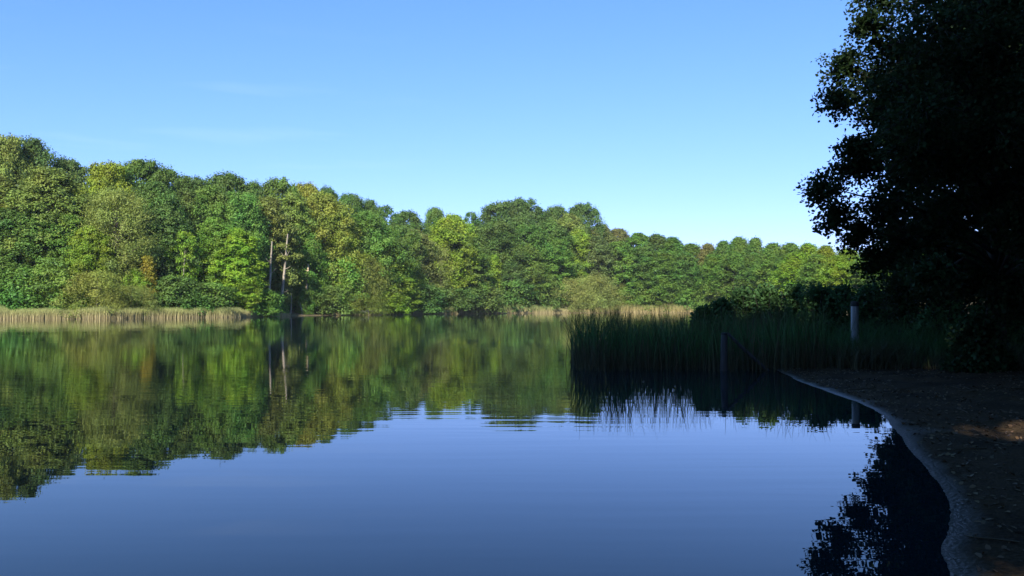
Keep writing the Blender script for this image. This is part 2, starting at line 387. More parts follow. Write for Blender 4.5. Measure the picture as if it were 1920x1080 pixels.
proto('birch', 'column', 16, 2.9, .16, 40, .40, 1.0, 260, .26, 2, .16, aspect=.6, droop=1.3, tufts=9)
proto('cone', 'cone', 10, 2.6, .03, 36, .34, .6, 220, .26, 1, .10, upb=.5)
proto('bush', 'dome', 5, 3.6, .02, 60, .25, .66, 200, .26, 3, .09, upb=.5)
proto('wbush', 'dome', 5, 3.6, .02, 60, .24, .8, 230, .20, 2, .09, aspect=.45, droop=.25, tufts=16)
proto('sparse', 'oak', 18, 5.0, .38, 44, .22, .6, 130, .40, 2, .22)

def lin(*c): return c
DK = (.036, .068, .026); DK2 = (.048, .082, .028); MID = (.060, .115, .028); MID2 = (.075, .135, .030)
YG = (.130, .190, .022); YG2 = (.150, .185, .020); OL = (.120, .140, .042); OL2 = (.150, .155, .055)
ORG = (.150, .140, .028); AMB = (.20, .135, .022); BG = (.052, .098, .032); BG2 = (.062, .112, .032); BRN = (.120, .110, .050)
GRY = (.075, .095, .045); PALE = (.175, .185, .075)

# far shoreline: photo column -> distance
SP = [(-140, 106), (0, 109), (200, 112), (450, 128), (560, 150), (700, 165), (800, 190), (1000, 215), (1150, 233), (1300, 226), (1450, 195), (1570, 152), (1700, 130), (1900, 110)]
def shore_d(px): return float(np.interp(px, [a for a, _ in SP], [b_ for _, b_ in SP]))
NAMES = dict(oak='oak_tree', maple='maple_tree', alder='alder_tree', willow='willow_tree', birch='birch_tree', cone='young_tree',
             bush='bush', wbush='willow_bush', sparse='tall_tree')
CATS = dict(bush='bush', wbush='bush')
count = {}
def plant(kind, px, top, hw, off, col, label, group=None, D=None, bark=None, z=None):
    D = D or shore_d(px) + off
    X = (px - 960) / FPX * D
    g = float(ground_z(X, D)) if z is None else z
    g = max(g, 0.0)
    Ht = EYE + (HZ - top) / FPX * D - g
    Rw = hw * 1.34 / FPX * D
    col = tuple(c_ * .8 + m_ * .2 for c_, m_ in zip(col, (.078, .118, .030)))
    i = count.get(kind, 0); count[kind] = i + 1
    cm, tm, H0, R0 = PROTO[kind][i % len(PROTO[kind])]
    rnd = random.Random(i * 7 + int(px) * 13 + int(top))
    e = empty(NAMES[kind], (X, D, g), rnd.uniform(0, 6.283))
    sz = Ht / H0; sx = Rw / R0 * 1.05
    e.scale = (sx, sx, sz)
    t = link('trunk', tm, bark or M_BARK, e)
    if bark:
        t.material_slots[0].link = 'OBJECT'; t.material_slots[0].material = bark
    c = link('crown', cm, M_LEAF, e)
    j = lambda: rnd.uniform(.9, 1.1)
    c.color = (col[0] * 1.55 * j() + .010, col[1] * 1.72 * j() + .014, col[2] * 1.1 * j() + .005, 1)
    tag(e, label, CATS.get(kind, 'tree'), group or ('bushes along the far shore' if kind in CATS else 'trees of the wood on the far shore'))
    return e

T = [
 # skyline, left to right: kind, px, top, halfwidth, distance behind the shore, colour, label
 ('oak', -30, 262, 50, 22, DK2, 'dark oak cut off by the left border, highest at that edge of the wood'),
 ('oak', 8, 258, 38, 20, OL, 'olive-tinged oak crown at the far left, touching the sky beside the border'),
 ('oak', 56, 263, 40, 24, DK, 'tall dark round crown standing highest above the left part of the wood'),
 ('oak', 122, 302, 38, 28, DK, 'dark crown in the dip right of the tallest left tree'),
 ('sparse', 163, 314, 26, 26, DK2, 'small dark crown tucked left of the bright yellow-green crown on the skyline'),
 ('oak', 200, 309, 42, 18, YG2, 'bright yellow-green crown on the left skyline, the yellowest tree of the wood'),
 ('oak', 262, 304, 50, 22, MID, 'broad mid-green dome right of the yellow-green crown on the skyline'),
 ('oak', 312, 321, 36, 26, DK2, 'dark green shoulder crown sloping down from the broad mid-green dome'),
 ('oak', 358, 335, 38, 24, DK, 'dark flat-topped crown on the skyline before the long even ridge'),
 ('oak', 424, 329, 50, 24, DK, 'widest dark crown of the even ridge left of centre'),
 ('oak', 474, 346, 26, 24, DK2, 'narrow dark crown with a ragged tip behind the olive trees'),
 ('oak', 520, 339, 36, 20, MID, 'green crown with spiky twigs rising just left of the rust-tipped tree'),
 ('oak', 574, 347, 34, 20, ORG, 'rust-tipped crown on the skyline above the golden oak'),
 ('oak', 612, 355, 24, 26, DK, 'small blue-green crown peeping out right of the rust-tipped tree'),
 ('oak', 655, 367, 30, 28, DK2, 'dark crown directly right of and behind the golden oak'),
 ('oak', 692, 378, 26, 28, DK, 'dark rounded crown, second step of the falling skyline right of the golden oak'),
 ('sparse', 722, 387, 26, 28, DK, 'loose airy dark crown with sky showing through, left of centre'),
 ('oak', 763, 400, 36, 28, DK, 'low dark crown in the saddle of the skyline'),
 ('oak', 815, 392, 20, 30, MID, 'small round crown poking up alone above the saddle'),
 ('oak', 848, 405, 34, 22, YG, 'lime green crown on the skyline just right of the small round one'),
 ('sparse', 884, 399, 20, 28, DK, 'scrawny dark crown with a bare stem left of the big central oak'),
 ('oak', 935, 384, 42, 26, DK2, 'left half of the great dark double crown in the middle of the wood'),
 ('oak', 975, 376, 38, 28, DK, 'highest crown in the middle of the wood, a broad dark oak'),
 ('oak', 1012, 397, 28, 28, DK, 'dark crown in the notch right of the highest middle oak'),
 ('oak', 1046, 390, 28, 28, DK2, 'dark crown left of the square-shouldered one on the middle skyline'),
 ('oak', 1092, 385, 30, 28, DK, 'dark square-shouldered crown where the skyline starts its long fall to the right'),
 ('maple', 1068, 402, 32, 18, OL, 'olive pointed crown in front of the square-shouldered dark one'),
 ('maple', 1128, 422, 30, 24, BRN, 'brown-green crown, first below the square-shouldered dark one'),
 ('maple', 1162, 430, 28, 22, BRN, 'dull brownish crown above the pale willow scrub'),
 ('maple', 1198, 438, 30, 20, MID, 'green crown on the falling skyline over the near reed tips'),
 ('alder', 1232, 442, 28, 18, DK2, 'dark spiky crown on the falling skyline right of the brownish ones'),
 ('alder', 1263, 447, 26, 16, MID, 'mid-green pointed crown before the lowest dip of the skyline'),
 ('alder', 1297, 459, 28, 14, MID, 'green crown at the lowest dip of the skyline'),
 ('alder', 1329, 459, 22, 12, BRN, 'red-brown tinged crown right of the lowest dip'),
 ('alder', 1356, 454, 22, 14, MID, 'slim green crown left of the twin-topped alder'),
 ('alder', 1386, 447, 24, 12, MID2, 'taller twin-topped alder standing out on the right skyline'),
 ('alder', 1416, 449, 22, 12, MID2, 'alder pressed against the right side of the twin-topped one'),
 ('alder', 1448, 458, 26, 10, MID2, 'bright green alder in the even row left of the black tree'),
 ('alder', 1482, 458, 26, 10, MID2, 'middle alder of the even row left of the black tree'),
 ('alder', 1516, 459, 26, 10, YG, 'yellow-green alder beneath the lowest black leaves'),
 ('alder', 1550, 463, 26, 8, YG, 'sunlit alder half hidden by the tip of the black crown'),
 ('alder', 1590, 468, 30, 8, YG, 'sunlit alder showing through the hem of the black crown'),
 ('alder', 1640, 470, 34, 8, MID2, 'alder glimpsed in small gaps behind the black tree'),
 ('alder', 1700, 466, 36, 8, MID2, 'alder seen only as green flecks through the black foliage'),
 ('alder', 1775, 466, 40, 8, MID2, 'alder seen through the leaf gaps right of the black trunk'),
 ('alder', 1845, 468, 40, 6, YG, 'sunlit tree in the round gap of the black foliage at the right'),
 # middle row
 ('maple', -20, 330, 60, 12, OL, 'olive tree cut by the left border below the skyline'),
 ('maple', 95, 318, 62, 10, OL, 'large pale olive crown in the upper left, below the tallest dark tree'),
 ('maple', 10, 392, 55, 8, BG, 'deep green layered tree at the left border'),
 ('maple', 70, 398, 55, 7, MID, 'layered green tree in front of the large pale olive crown'),
 ('maple', 130, 405, 45, 7, MID2, 'light-topped layered tree left of the tall grey-green willow'),
 ('willow', 214, 358, 56, 8, OL2, 'tall grey-green willow with feathery crown in the left of the wood'),
 ('maple', 165, 425, 34, 5, YG, 'yellowish tree at the left foot of the tall grey-green willow'),
 ('oak', 285, 345, 42, 12, DK2, 'dark hollow crown between the tall willow and the blue-green tree'),
 ('maple', 305, 388, 42, 8, BG, 'blue-green layered tree right of the tall willow'),
 ('sparse', 345, 436, 24, 5, YG, 'thin yellow-green tree on a slender stem standing in a dark gap'),
 ('maple', 352, 358, 38, 14, DK2, 'dark tree closing the gap behind the thin yellow-green one'),
 ('oak', 396, 355, 44, 14, MID, 'green crown below the widest dark crown of the ridge'),
 ('maple', 400, 410, 40, 8, MID2, 'leafy green tree right of the dark gap'),
 ('oak', 452, 365, 40, 12, MID, 'rounded green crown under the narrow ragged one'),
 ('maple', 440, 430, 40, 5, YG, 'bright lime tree above the shady hollow by the water'),
 ('maple', 500, 372, 44, 10, OL, 'olive tree above the two tall bare stems'),
 ('maple', 548, 364, 40, 10, OL, 'olive-gold tree left of the golden oak'),
 ('oak', 604, 366, 46, 9, ORG, 'golden orange oak, the most autumnal big crown of the wood'),
 ('oak', 574, 440, 34, 6, MID2, 'green tree under the golden oak, behind the broken pole'),
 ('oak', 500, 455, 24, 10, MID, 'green crown carried above the left bare stem'),
 ('maple', 636, 420, 36, 7, YG, 'yellow-green tree hugging the right flank of the golden oak'),
 ('oak', 688, 400, 46, 10, MID2, 'vivid green crown right of the golden oak'),
 ('oak', 745, 425, 36, 12, MID, 'green crown in the middle distance left of the brownish one'),
 ('maple', 722, 455, 42, 6, YG, 'bright lime green tree spreading over its dark hollow'),
 ('maple', 778, 432, 36, 10, BRN, 'brownish olive tree just left of the hanging birch'),
 ('maple', 838, 412, 44, 9, YG, 'tall lime tree behind the hanging birch'),
 ('maple', 872, 445, 38, 6, MID2, 'bright green crown left of the great dark double crown'),
 ('birch', 827, 460, 24, 4, PALE, 'hanging birch with yellow streaks in its veil of leaves'),
 ('oak', 930, 420, 44, 14, DK2, 'dark green tree filling the front of the great double crown'),
 ('oak', 985, 425, 40, 12, MID, 'mid-green tree below the highest middle oak'),
 ('willow', 893, 488, 17, 5, BRN, 'small tan round tree left of the bright slim one'),
 ('cone', 926, 478, 17, 5, YG, 'slim bright green pointed tree in front of the dark crowns'),
 ('maple', 985, 458, 32, 6, MID2, 'pointed green tree right of the slim bright one'),
 ('maple', 1030, 415, 38, 14, MID, 'green tree right of centre below the middle skyline'),
 ('maple', 1045, 450, 34, 8, MID2, 'lighter green tree left of the white leaning stem'),
 ('maple', 1085, 432, 30, 12, YG, 'yellow-green tree directly above the white leaning stem'),
 ('alder', 1122, 446, 30, 6, GRY, 'grey-green drooping tree right of the white leaning stem'),
 ('maple', 1160, 455, 36, 6, MID2, 'leafy green tree sloping down right of the grey-green one'),
 ('maple', 1205, 465, 34, 6, MID, 'full green tree over the gold reeds'),
 ('alder', 1245, 472, 30, 5, MID2, 'light green alder over the gold reeds, left of the dark gap'),
 ('alder', 1282, 476, 28, 4, MID, 'alder beside the dark gap on its left'),
 ('alder', 1340, 480, 26, 3, MID2, 'alder beside the dark gap on its right'),
 ('alder', 1375, 474, 26, 3, MID2, 'leafy alder in front of the twin-topped one'),
 ('alder', 1412, 476, 26, 3, BG2, 'blue-green alder low in the right row'),
 ('alder', 1450, 478, 28, 2, MID2, 'front alder over the dark bushes'),
 ('alder', 1492, 476, 28, 2, YG, 'front yellow-green alder left of the black foliage tip'),
 ('alder', 1532, 480, 28, 1, MID2, 'front alder below the black foliage tip'),
 ('alder', 1572, 482, 26, 1, YG, 'front alder cut by the black tree edge'),
 # front row at the water
 ('bush', -10, 485, 50, 4, MID, 'dark green bush at the left border above the pale reeds'),
 ('bush', 45, 505, 46, 3, MID, 'rounded green bush at the far left above the pale reeds'),
 ('bush', 100, 500, 44, 3, MID2, 'layered green bush left of the big olive willow bush'),
 ('wbush', 182, 511, 56, 1.5, OL2, 'big olive-yellow willow bush leaning over the pale reeds'),
 ('wbush', 245, 538, 44, 1.5, PALE, 'lower grey-olive bush at the right side of the big willow bush'),
 ('cone', 276, 480, 17, 3, AMB, 'small orange-leaved tree glowing in the dark gap'),
 ('bush', 255, 510, 22, 4, YG, 'pale green sapling beside the small orange tree'),
 ('bush', 325, 520, 44, 2.5, BG, 'blue-green bush right of the small orange tree'),
 ('bush', 385, 532, 42, 2, BG2, 'spreading blue-green bush ending at the shady hollow'),
 ('bush', 486, 545, 34, .5, MID2, 'green bush hanging over the water left of the little clearing'),
 ('maple', 455, 490, 26, 3, YG, 'small bright maple over the shady hollow'),
 ('bush', 555, 530, 22, 8, BG2, 'blue-green sapling behind the little clearing'),
 ('bush', 618, 538, 32, 1, BG2, 'green bush overhanging the water right of the little clearing'),
 ('bush', 635, 485, 38, 4, MID2, 'tall green bush below the golden oak'),
 ('wbush', 682, 484, 42, 3.5, OL, 'olive willow bush with a bare arching limb'),
 ('wbush', 665, 550, 38, .5, OL, 'low olive bush above the bleached branches'),
 ('bush', 725, 548, 28, .5, YG, 'bright lime bush touching the water'),
 ('maple', 745, 485, 34, 3.5, YG, 'small lime green maple over the blue-green thicket'),
 ('bush', 780, 532, 40, 2, BG, 'leftmost dome of the blue-green thicket'),
 ('bush', 842, 540, 42, 2, BG, 'dome of the blue-green thicket below the hanging birch'),
 ('bush', 900, 535, 40, 2, BG2, 'dome of the blue-green thicket below the small tan tree'),
 ('bush', 955, 528, 40, 3, BG, 'rightmost dome of the blue-green thicket'),
 ('alder', 960, 485, 22, 4, BG, 'blue-green young tree right of the slim bright one'),
 ('birch', 1000, 502, 16, 3, PALE, 'faded tan birch at the edge of the pale scrub'),
 ('bush', 1020, 520, 26, 4, BG2, 'green bush between the tan birch and the pale scrub'),
 ('wbush', 1062, 524, 36, 2, PALE, 'left dome of pale willow scrub behind the far reeds'),
 ('wbush', 1112, 518, 36, 2, PALE, 'middle and tallest dome of pale willow scrub'),
 ('wbush', 1092, 521, 24, 2.6, PALE, 'pale scrub hiding the foot of the white leaning stem'),
 ('bush', 548, 500, 30, 8, MID2, 'green bush filling the hollow between the grey stems and the broken pole'),
 ('bush', 574, 544, 13, 1.0, MID2, 'small green bush at the foot of the broken pole'),
 ('bush', 516, 548, 14, 2.0, MID2, 'small green bush at the foot of the grey leaning stem'),
 ('wbush', 1158, 532, 34, 3, PALE, 'right dome of pale willow scrub behind the reed tips'),
 ('bush', 1200, 535, 34, 4, MID2, 'bright green bush right of the pale willow scrub'),
 ('bush', 1248, 538, 34, 3, MID2, 'green bush above the gold reeds'),
 ('bush', 1288, 535, 26, 3, MID, 'green bush left of the dark gap above the gold reeds'),
 ('bush', 1350, 530, 34, 2, MID2, 'green bush right of the dark gap above the gold reeds'),
]
for r in T: plant(*r)

# bare stems of the far wood
def stem(name, px, ytop, ybase, off, wpx, lean_px, mat, label, cat='tree', broken=False, limbs=()):
    D = shore_d(px) + off; s = D / FPX
    X = (px - 960) * s; g = max(0, float(ground_z(X, D)))
    zt = EYE + (HZ - ytop) * s - g
    n = 8; t = np.linspace(0, 1, n)
    rg = random.Random(int(px))
    pts = np.stack([lean_px * s * t + np.array([rg.uniform(-.04, .04) for _ in t]), 0 * t, -.3 + (zt + .3) * t], -1)
    rad = wpx * s * .5 * (1.15 - (.35 if broken else .75) * t)
    paths = [(pts, rad)]
    for tt, dx, dz in limbs:
        p0 = pts[int(tt * (n - 1))]
        q = np.array([p0, p0 + [dx * s * .5, -.2, dz * s * .3], p0 + [dx * s, -.4, dz * s]])
        paths.append((q, np.array([.09, .06, .025])))
    V_, F_ = tubes(paths, 8)
    e = empty(name, (X, D, g)); link('trunk', mesh_np('trunk', V_, F_, True), mat, e)
    tag(e, label, cat, 'bare stems in the far wood')
    return e
stem('bare_tree', 503, 452, 545, 1.6, 6, 6, M_PALEBARK, 'grey bare stem, left one of the two tall trunks behind the little clearing', limbs=((.7, 12, 10), (.8, -10, 12)))
stem('bare_tree', 525, 438, 562, 1.3, 6, 14, M_PALEBARK, 'tall grey stem leaning right with stubby side branches', limbs=((.7, 12, 5), (.72, -8, 10), (.4, 12, 4), (.85, 8, 12)))
stem('dead_tree', 571, 494, 546, 2.2, 4.2, 7, M_DEAD, 'orange-topped broken pole, bare wood bright in the sun', broken=True, limbs=((.95, -6, 2),))
stem('bare_tree', 545, 540, 588, 3, 3.2, 2, M_PALEBARK, 'short grey stem rising from the little clearing')
stem('leaning_birch', 1096, 468, 512, 6.5, 3.6, 9, M_BIRCH, 'white leaning stem shining in front of the grey-green tree')
stem('bare_tree', 340, 470, 535, 3.5, 2.4, 6, M_PALEBARK, 'slender pale stem in the dark gap under the thin yellow-green tree')
if 0: stem('bare_tree', 218, 470, 540, 1.5, 4, 4, M_PALEBARK, 'pale stem of the tall willow seen in the dark hollow')

# bleached branches in the water, stump at the clearing
def branchy(name, X, Y, Z, paths, mat, label, cat):
    e = empty(name, (X, Y, Z)); V_, F_ = tubes(paths, 6)
    link('branch' if cat == 'branch' else 'wood', mesh_np('wood', V_, F_, True), mat, e); tag(e, label, cat); return e
D0 = shore_d(690) - 1.2; X0 = (690 - 960) / FPX * D0
rg = np.random.default_rng(5)
ps = []
for k in range(7):
    a = rg.uniform(-2.6, 2.6); l = rg.uniform(1.2, 2.6)
    ps.append((np.array([(0, 0, .3), (a * .5, -.3, .9 + rg.uniform(-.3, .3)), (a, -.7, rg.uniform(-.2, 1.2))]), np.array([.09, .06, .02])))
branchy('dead_branch', X0, D0, 0, ps, M_BIRCH, 'bleached dead branches dipping into the water under the low olive bush', 'branch')
D0 = shore_d(567) + .8; X0 = (567 - 960) / FPX * D0
ps = [(np.array([(0, 0, -.1), (.05, 0, .5), (-.25, 0, 1.3), (-.4, 0, 2.2)]), np.array([.28, .17, .12, .05])),
      (np.array([(.05, 0, .35), (.3, -.1, 1.1), (.35, 0, 2.0)]), np.array([.14, .10, .04]))]
branchy('forked_stump', X0, D0, .25, ps, M_BIRCH, 'pale forked stump on the bare bank of the little clearing', 'stump')

# ------------------------------------------------------------------ undergrowth that fills the far forest floor
def scatter_shore(n, d0, d1, rng, px0, px1):
    px = rng.uniform(px0, px1, n); off = rng.uniform(d0, d1, n)
    D = np.interp(px, [a for a, _ in SP], [b_ for _, b_ in SP]) + off
    return (px - 960) / FPX * D, D, px
rng = np.random.default_rng(11)
n = 2600
x, y, px = scatter_shore(n, 1.5, 34, rng, -150, 1700)
keep = ~((px > 532) & (px < 580) & (y - np.interp(px, [a for a, _ in SP], [b_ for _, b_ in SP]) < 6))
x, y = x[keep], y[keep]; n = len(x)
gz = ground_z(x, y)
k = 34
C = np.stack([x, y, gz], -1)[:, None] + np.stack([rng.normal(0, .8, (n, k)), rng.normal(0, .8, (n, k)), np.abs(rng.normal(0, .9, (n, k))) + .1], -1)
P = C.reshape(-1, 3); Nn = nrm(rng.normal(size=P.shape) * .6 + np.array([0, -.2, .6]))
V_, F_ = leaves(P, Nn, .42, rng)
o = link('undergrowth', mesh_np('undergrowth', V_, F_, False, np.clip(np.repeat(rng.uniform(.1, .9, n), k) + rng.uniform(-.2, .2, n * k), 0, 1)), M_LEAF)
o.color = (*MID, 1); tag(o, 'green undergrowth covering the floor of the far wood', 'undergrowth', kind='stuff')

n = 2400
x, y, px = scatter_shore(n, 16, 50, rng, -200, 1950)
gz = ground_z(x, y); k = 60
sky_y = np.interp(px, [-200, 0, 100, 200, 300, 450, 620, 700, 760, 860, 930, 975, 1090, 1150, 1280, 1400, 1950], [275, 270, 318, 325, 330, 345, 368, 392, 410, 412, 400, 395, 402, 440, 466, 466, 475])
top = (HZ - sky_y) / FPX * y + EYE - gz - 2.5
C = np.stack([x, y, gz + top * rng.uniform(0.05, .97, n)], -1)[:, None] + rng.normal(0, 1, (n, k, 3)) * np.array([1.5, 1.5, .8])
P = C.reshape(-1, 3); Nn = nrm(rng.normal(size=P.shape) * .6 + np.array([0, -.4, .6]))
V_, F_ = leaves(P, Nn, .55, rng)
o = link('woodland', mesh_np('woodland', V_, F_, False, np.clip(np.repeat(rng.uniform(.2, .8, n), k) + rng.uniform(-.2, .2, n * k), 0, 1)), M_LEAF)
o.color = (*DK2, 1); tag(o, 'deep mass of the wood behind its front trees', 'woodland', kind='stuff')

# ------------------------------------------------------------------ reeds
def blades(X, Y, Z, H, W, lean, rng, seg=3):
    """tapered bent ribbons; lean = (n,2) horizontal travel of the tip as fraction of height"""
    n = len(X); t = np.linspace(0, 1, seg + 1)
    a = rng.uniform(0, math.pi, n); side = np.stack([np.cos(a), np.sin(a) * .6, 0 * a], -1)
    ctr = np.stack([X, Y, Z], -1)[:, None] + np.stack([
        lean[:, 0:1] * H[:, None] * t ** 2, lean[:, 1:2] * H[:, None] * t ** 2,
        H[:, None] * (t - .35 * (np.hypot(lean[:, 0], lean[:, 1])[:, None]) * t ** 3)], -1)
    w = W[:, None] * (1 - .88 * t ** 1.5)[None]
    Lf = ctr - side[:, None] * w[..., None] * .5; Rt = ctr + side[:, None] * w[..., None] * .5
    Vv = np.stack([Lf, Rt], 2).reshape(-1, 3)
    b0 = (np.arange(n) * (seg + 1) * 2)[:, None] + (np.arange(seg) * 2)[None]
    Ff = np.stack([b0, b0 + 1, b0 + 3, b0 + 2], -1).reshape(-1, 4)
    return Vv, Ff, np.repeat(rng.uniform(0, 1, n), seg)
def far_reeds(name, px0, px1, n, d0, d1, hmax, mat, label, seed):
    rng = np.random.default_rng(seed)
    px = rng.uniform(px0, px1, n)
    edge = np.minimum((px - px0), (px1 - px)) / 70.0 - .4
    H = hmax * rng.uniform(.72, 1.05, n) * np.clip(.55 + .45 * edge, .3, 1) * (.78 + .40 * vnoise(px, px * 0, 22, seed))
    off = rng.uniform(d0, d1, n) + 1.2 * (vnoise(px, px * 0, 35, 3) - .5)
    D = np.interp(px, [a for a, _ in SP], [b_ for _, b_ in SP]) + off
    lean = rng.normal(0, .13, (n, 2))
    Vv, Ff, vr = blades((px - 960) / FPX * D, D, np.full(n, -.08), H, rng.uniform(.03, .07, n), lean, rng)
    o = link(name, mesh_np(name, Vv, Ff, False, vr), mat); tag(o, label, 'reeds', kind='stuff')
far_reeds('reed_belt', -120, 545, 28000, -2.6, .8, 1.75, M_FARREED, 'pale straw and green reed belt along the left far shore', 21)
far_reeds('reed_belt', 775, 1090, 15000, -3.2, .8, 2.5, M_FARREED, 'pale reed belt along the far shore right of centre', 22)
far_reeds('reed_belt', 1080, 1360, 12000, -3.0, 1.5, 3.0, M_GOLDREED, 'golden reeds glowing behind the dark near reeds', 23)
far_reeds('reed_belt', 625, 700, 900, -1.6, -.2, 1.5, M_FARREED, 'sparse reed stems in the water under the low olive bush', 24)

far_reeds('reed_belt', 690, 830, 5000, -1.8, .6, 1.3, M_FARREED, 'thin low yellow-green reed fringe at the foot of the blue-green thicket', 25)

def grass_tuft_mesh(name, X, Y, H, W, lean, rng, seg=4):
    return blades(X, Y, np.maximum(ground_z(X, Y), -.25) - .02, H, W, lean, rng, seg)
# near reed bed in the shade, standing in the water
rng = np.random.default_rng(31)
n = 5200
u = rng.uniform(0, 1, n) ** .9
Y = rng.uniform(19.6, 29, n)
left = 1.45 + .06 * (Y - 20) + .35 * vnoise(Y, Y * 0, 1.5, 4)
X = left + u * (8.6 - left)
clump = vnoise(X, Y, .6, 8)
kp = (clump > .28) & (sdist(X, Y) < 1.2) | (u > .35) & (sdist(X, Y) < 1.5)
kp &= (u > .22) | (rng.uniform(0, 1, n) < .25 + 2.5 * u) | (clump > .62)
kp &= ~((X > 3.4) & (Y < 20.5) & (rng.uniform(0, 1, n) < .5))
X, Y, u = X[kp], Y[kp], u[kp]; n = len(X)
H = rng.uniform(.95, 1.7, n) * (.68 + .5 * vnoise(X, Y, .7, 12)); H[rng.uniform(0, 1, n) < .07] *= 1.3; H = np.minimum(H, 1.78)
Vv, Ff, vr = grass_tuft_mesh('reeds', X, Y, H + .15, rng.uniform(.014, .034, n), rng.normal(0, .15, (n, 2)), rng, 5)
tag(link('reeds', mesh_np('reeds', Vv, Ff, False, vr), M_NEARREED), 'dark green reeds standing in the water beside the sand', 'reeds', kind='stuff')
n = 420
cx_ = rng.choice([1.9, 2.3, 2.75, 3.1, 3.9, 4.6], n); X = cx_ + rng.normal(0, .16, n); Y = rng.uniform(20.2, 22.5, n)
Vv, Ff, vr = grass_tuft_mesh('tall', X, Y, rng.uniform(1.7, 2.15, n), rng.uniform(.018, .036, n), rng.normal(0, .16, (n, 2)), rng, 6)
tag(link('tall_reeds', mesh_np('tall_reeds', Vv, Ff, False, vr), M_NEARREED), 'taller ragged reed leaves standing above the left part of the near reeds', 'reeds', kind='stuff')
n = 900
Y = rng.uniform(20, 28, n); X = rng.uniform(1.9, 8.0, n)
Vv, Ff, vr = grass_tuft_mesh('dry', X, Y, rng.uniform(1.3, 1.95, n), rng.uniform(.012, .024, n), rng.normal(0, .24, (n, 2)), rng, 5)
tag(link('dry_reeds', mesh_np('dry_reeds', Vv, Ff, False, vr), M_DRYSTEM), 'dry brown bent stalks mixed into the near reeds', 'reeds', kind='stuff')

# rank herbs and grass along the back of the sand
n = 15000
X = rng.uniform(6.6, 24, n); Y = np.maximum(20.7 - .9 * (X - 7), 15.2) + .5 * (vnoise(X, X * 0, .8, 4) - .5) + 7.5 * rng.uniform(0, 1, n) ** 1.3
H = rng.uniform(.3, 1.0, n) * np.clip(.45 + (Y - np.maximum(20.7 - .9 * (X - 7), 15.2)) / 3.5, .4, 1.4)
Vv, Ff, vr = grass_tuft_mesh('g', X, Y, H, rng.uniform(.012, .03, n), rng.normal(0, .28, (n, 2)), rng, 3)
tag(link('tall_grass', mesh_np('tall_grass', Vv, Ff, False, vr), M_NEARREED), 'rank dark grass and herbs along the back of the sand', 'grass', kind='stuff')
n = 700
X = rng.uniform(8.2, 9.9, n); Y = rng.uniform(19.2, 21.6, n)
Vv, Ff, vr = grass_tuft_mesh('h', X, Y, rng.uniform(.5, .85, n), rng.uniform(.02, .05, n), rng.normal(0, .35, (n, 2)), rng, 3)
tag(link('tall_grass', mesh_np('tall_grass', Vv, Ff, False, vr), M_NEARREED), 'dense herbs hiding the foot of the pale post', 'grass', kind='stuff')
# tussock beside the old post
n = 170
a = rng.uniform(0, 6.28, n); X = 6.25 + .22 * np.cos(a) * rng.uniform(0, 1, n); Y = 20.6 + .22 * np.sin(a) * rng.uniform(0, 1, n)
lean = np.stack([np.cos(a), np.sin(a)], -1) * rng.uniform(.2, 1.0, (n, 1))
Vv, Ff, vr = grass_tuft_mesh('t', X, Y, rng.uniform(.3, .75, n), rng.uniform(.012, .02, n), lean, rng, 4)
tag(link('grass_tussock', mesh_np('grass_tussock', Vv, Ff, False, vr), M_NEARREED), 'tussock of arching grass at the waterline beside the leaning beam', 'grass')

# ------------------------------------------------------------------ posts
def post(name, loc, H, r, label, tilt=(0, 0), dark=0.0, ns=14, mat=None):
    e = empty(name, loc); rg_ = np.random.default_rng(int(loc[0] * 100))
    zs = np.array([-.6, 0, .3 * H, .6 * H, H - dark - .001])
    pts = np.stack([tilt[0] * zs, tilt[1] * zs, zs], -1)
    rad = r * np.array([1.08, 1.05, 1.0, .97, .95])
    V_, F_ = tubes([(pts, rad)], ns)
    V_ = V_ + rg_.normal(0, r * .03, V_.shape)
    link('shaft', mesh_np('shaft', V_, F_, True), mat or M_POST, e)
    top = np.array([[tilt[0] * z, tilt[1] * z, z] for z in (H - dark, H - .035, H - .008, H + .004)])
    V_, F_ = tubes([(top, r * np.array([1.03, 1.0, .8, .02]))], ns)
    link('post_top', mesh_np('post_top', V_, F_, True), M_POSTTOP, e)
    tag(e, label, 'post'); return e
post('post', (9.45, 22.0, float(ground_z(9.45, 22.0))), 1.62, .11, 'pale upright post with a dark top standing among the shaded herbs', (.01, 0), .14, mat=M_PALEPOST)
post('post', (5.3, 20.0, -.05), 1.02, .085, 'grey weathered post in the water at the right end of the near reeds', (.03, .0), .06)
# beam leaning against the post
e = empty('leaning_beam', (5.38, 19.9, .95)); 
V_, F_ = tubes([(np.array([(0, 0, 0), (.35, .05, -.34), (.72, .12, -.66), (1.1, .2, -.98)]), np.array([.035, .045, .042, .035]))], 10)
link('beam', mesh_np('beam', V_, F_, True), M_POST, e); tag(e, 'grey broken beam sloping down from the post in the water', 'beam')

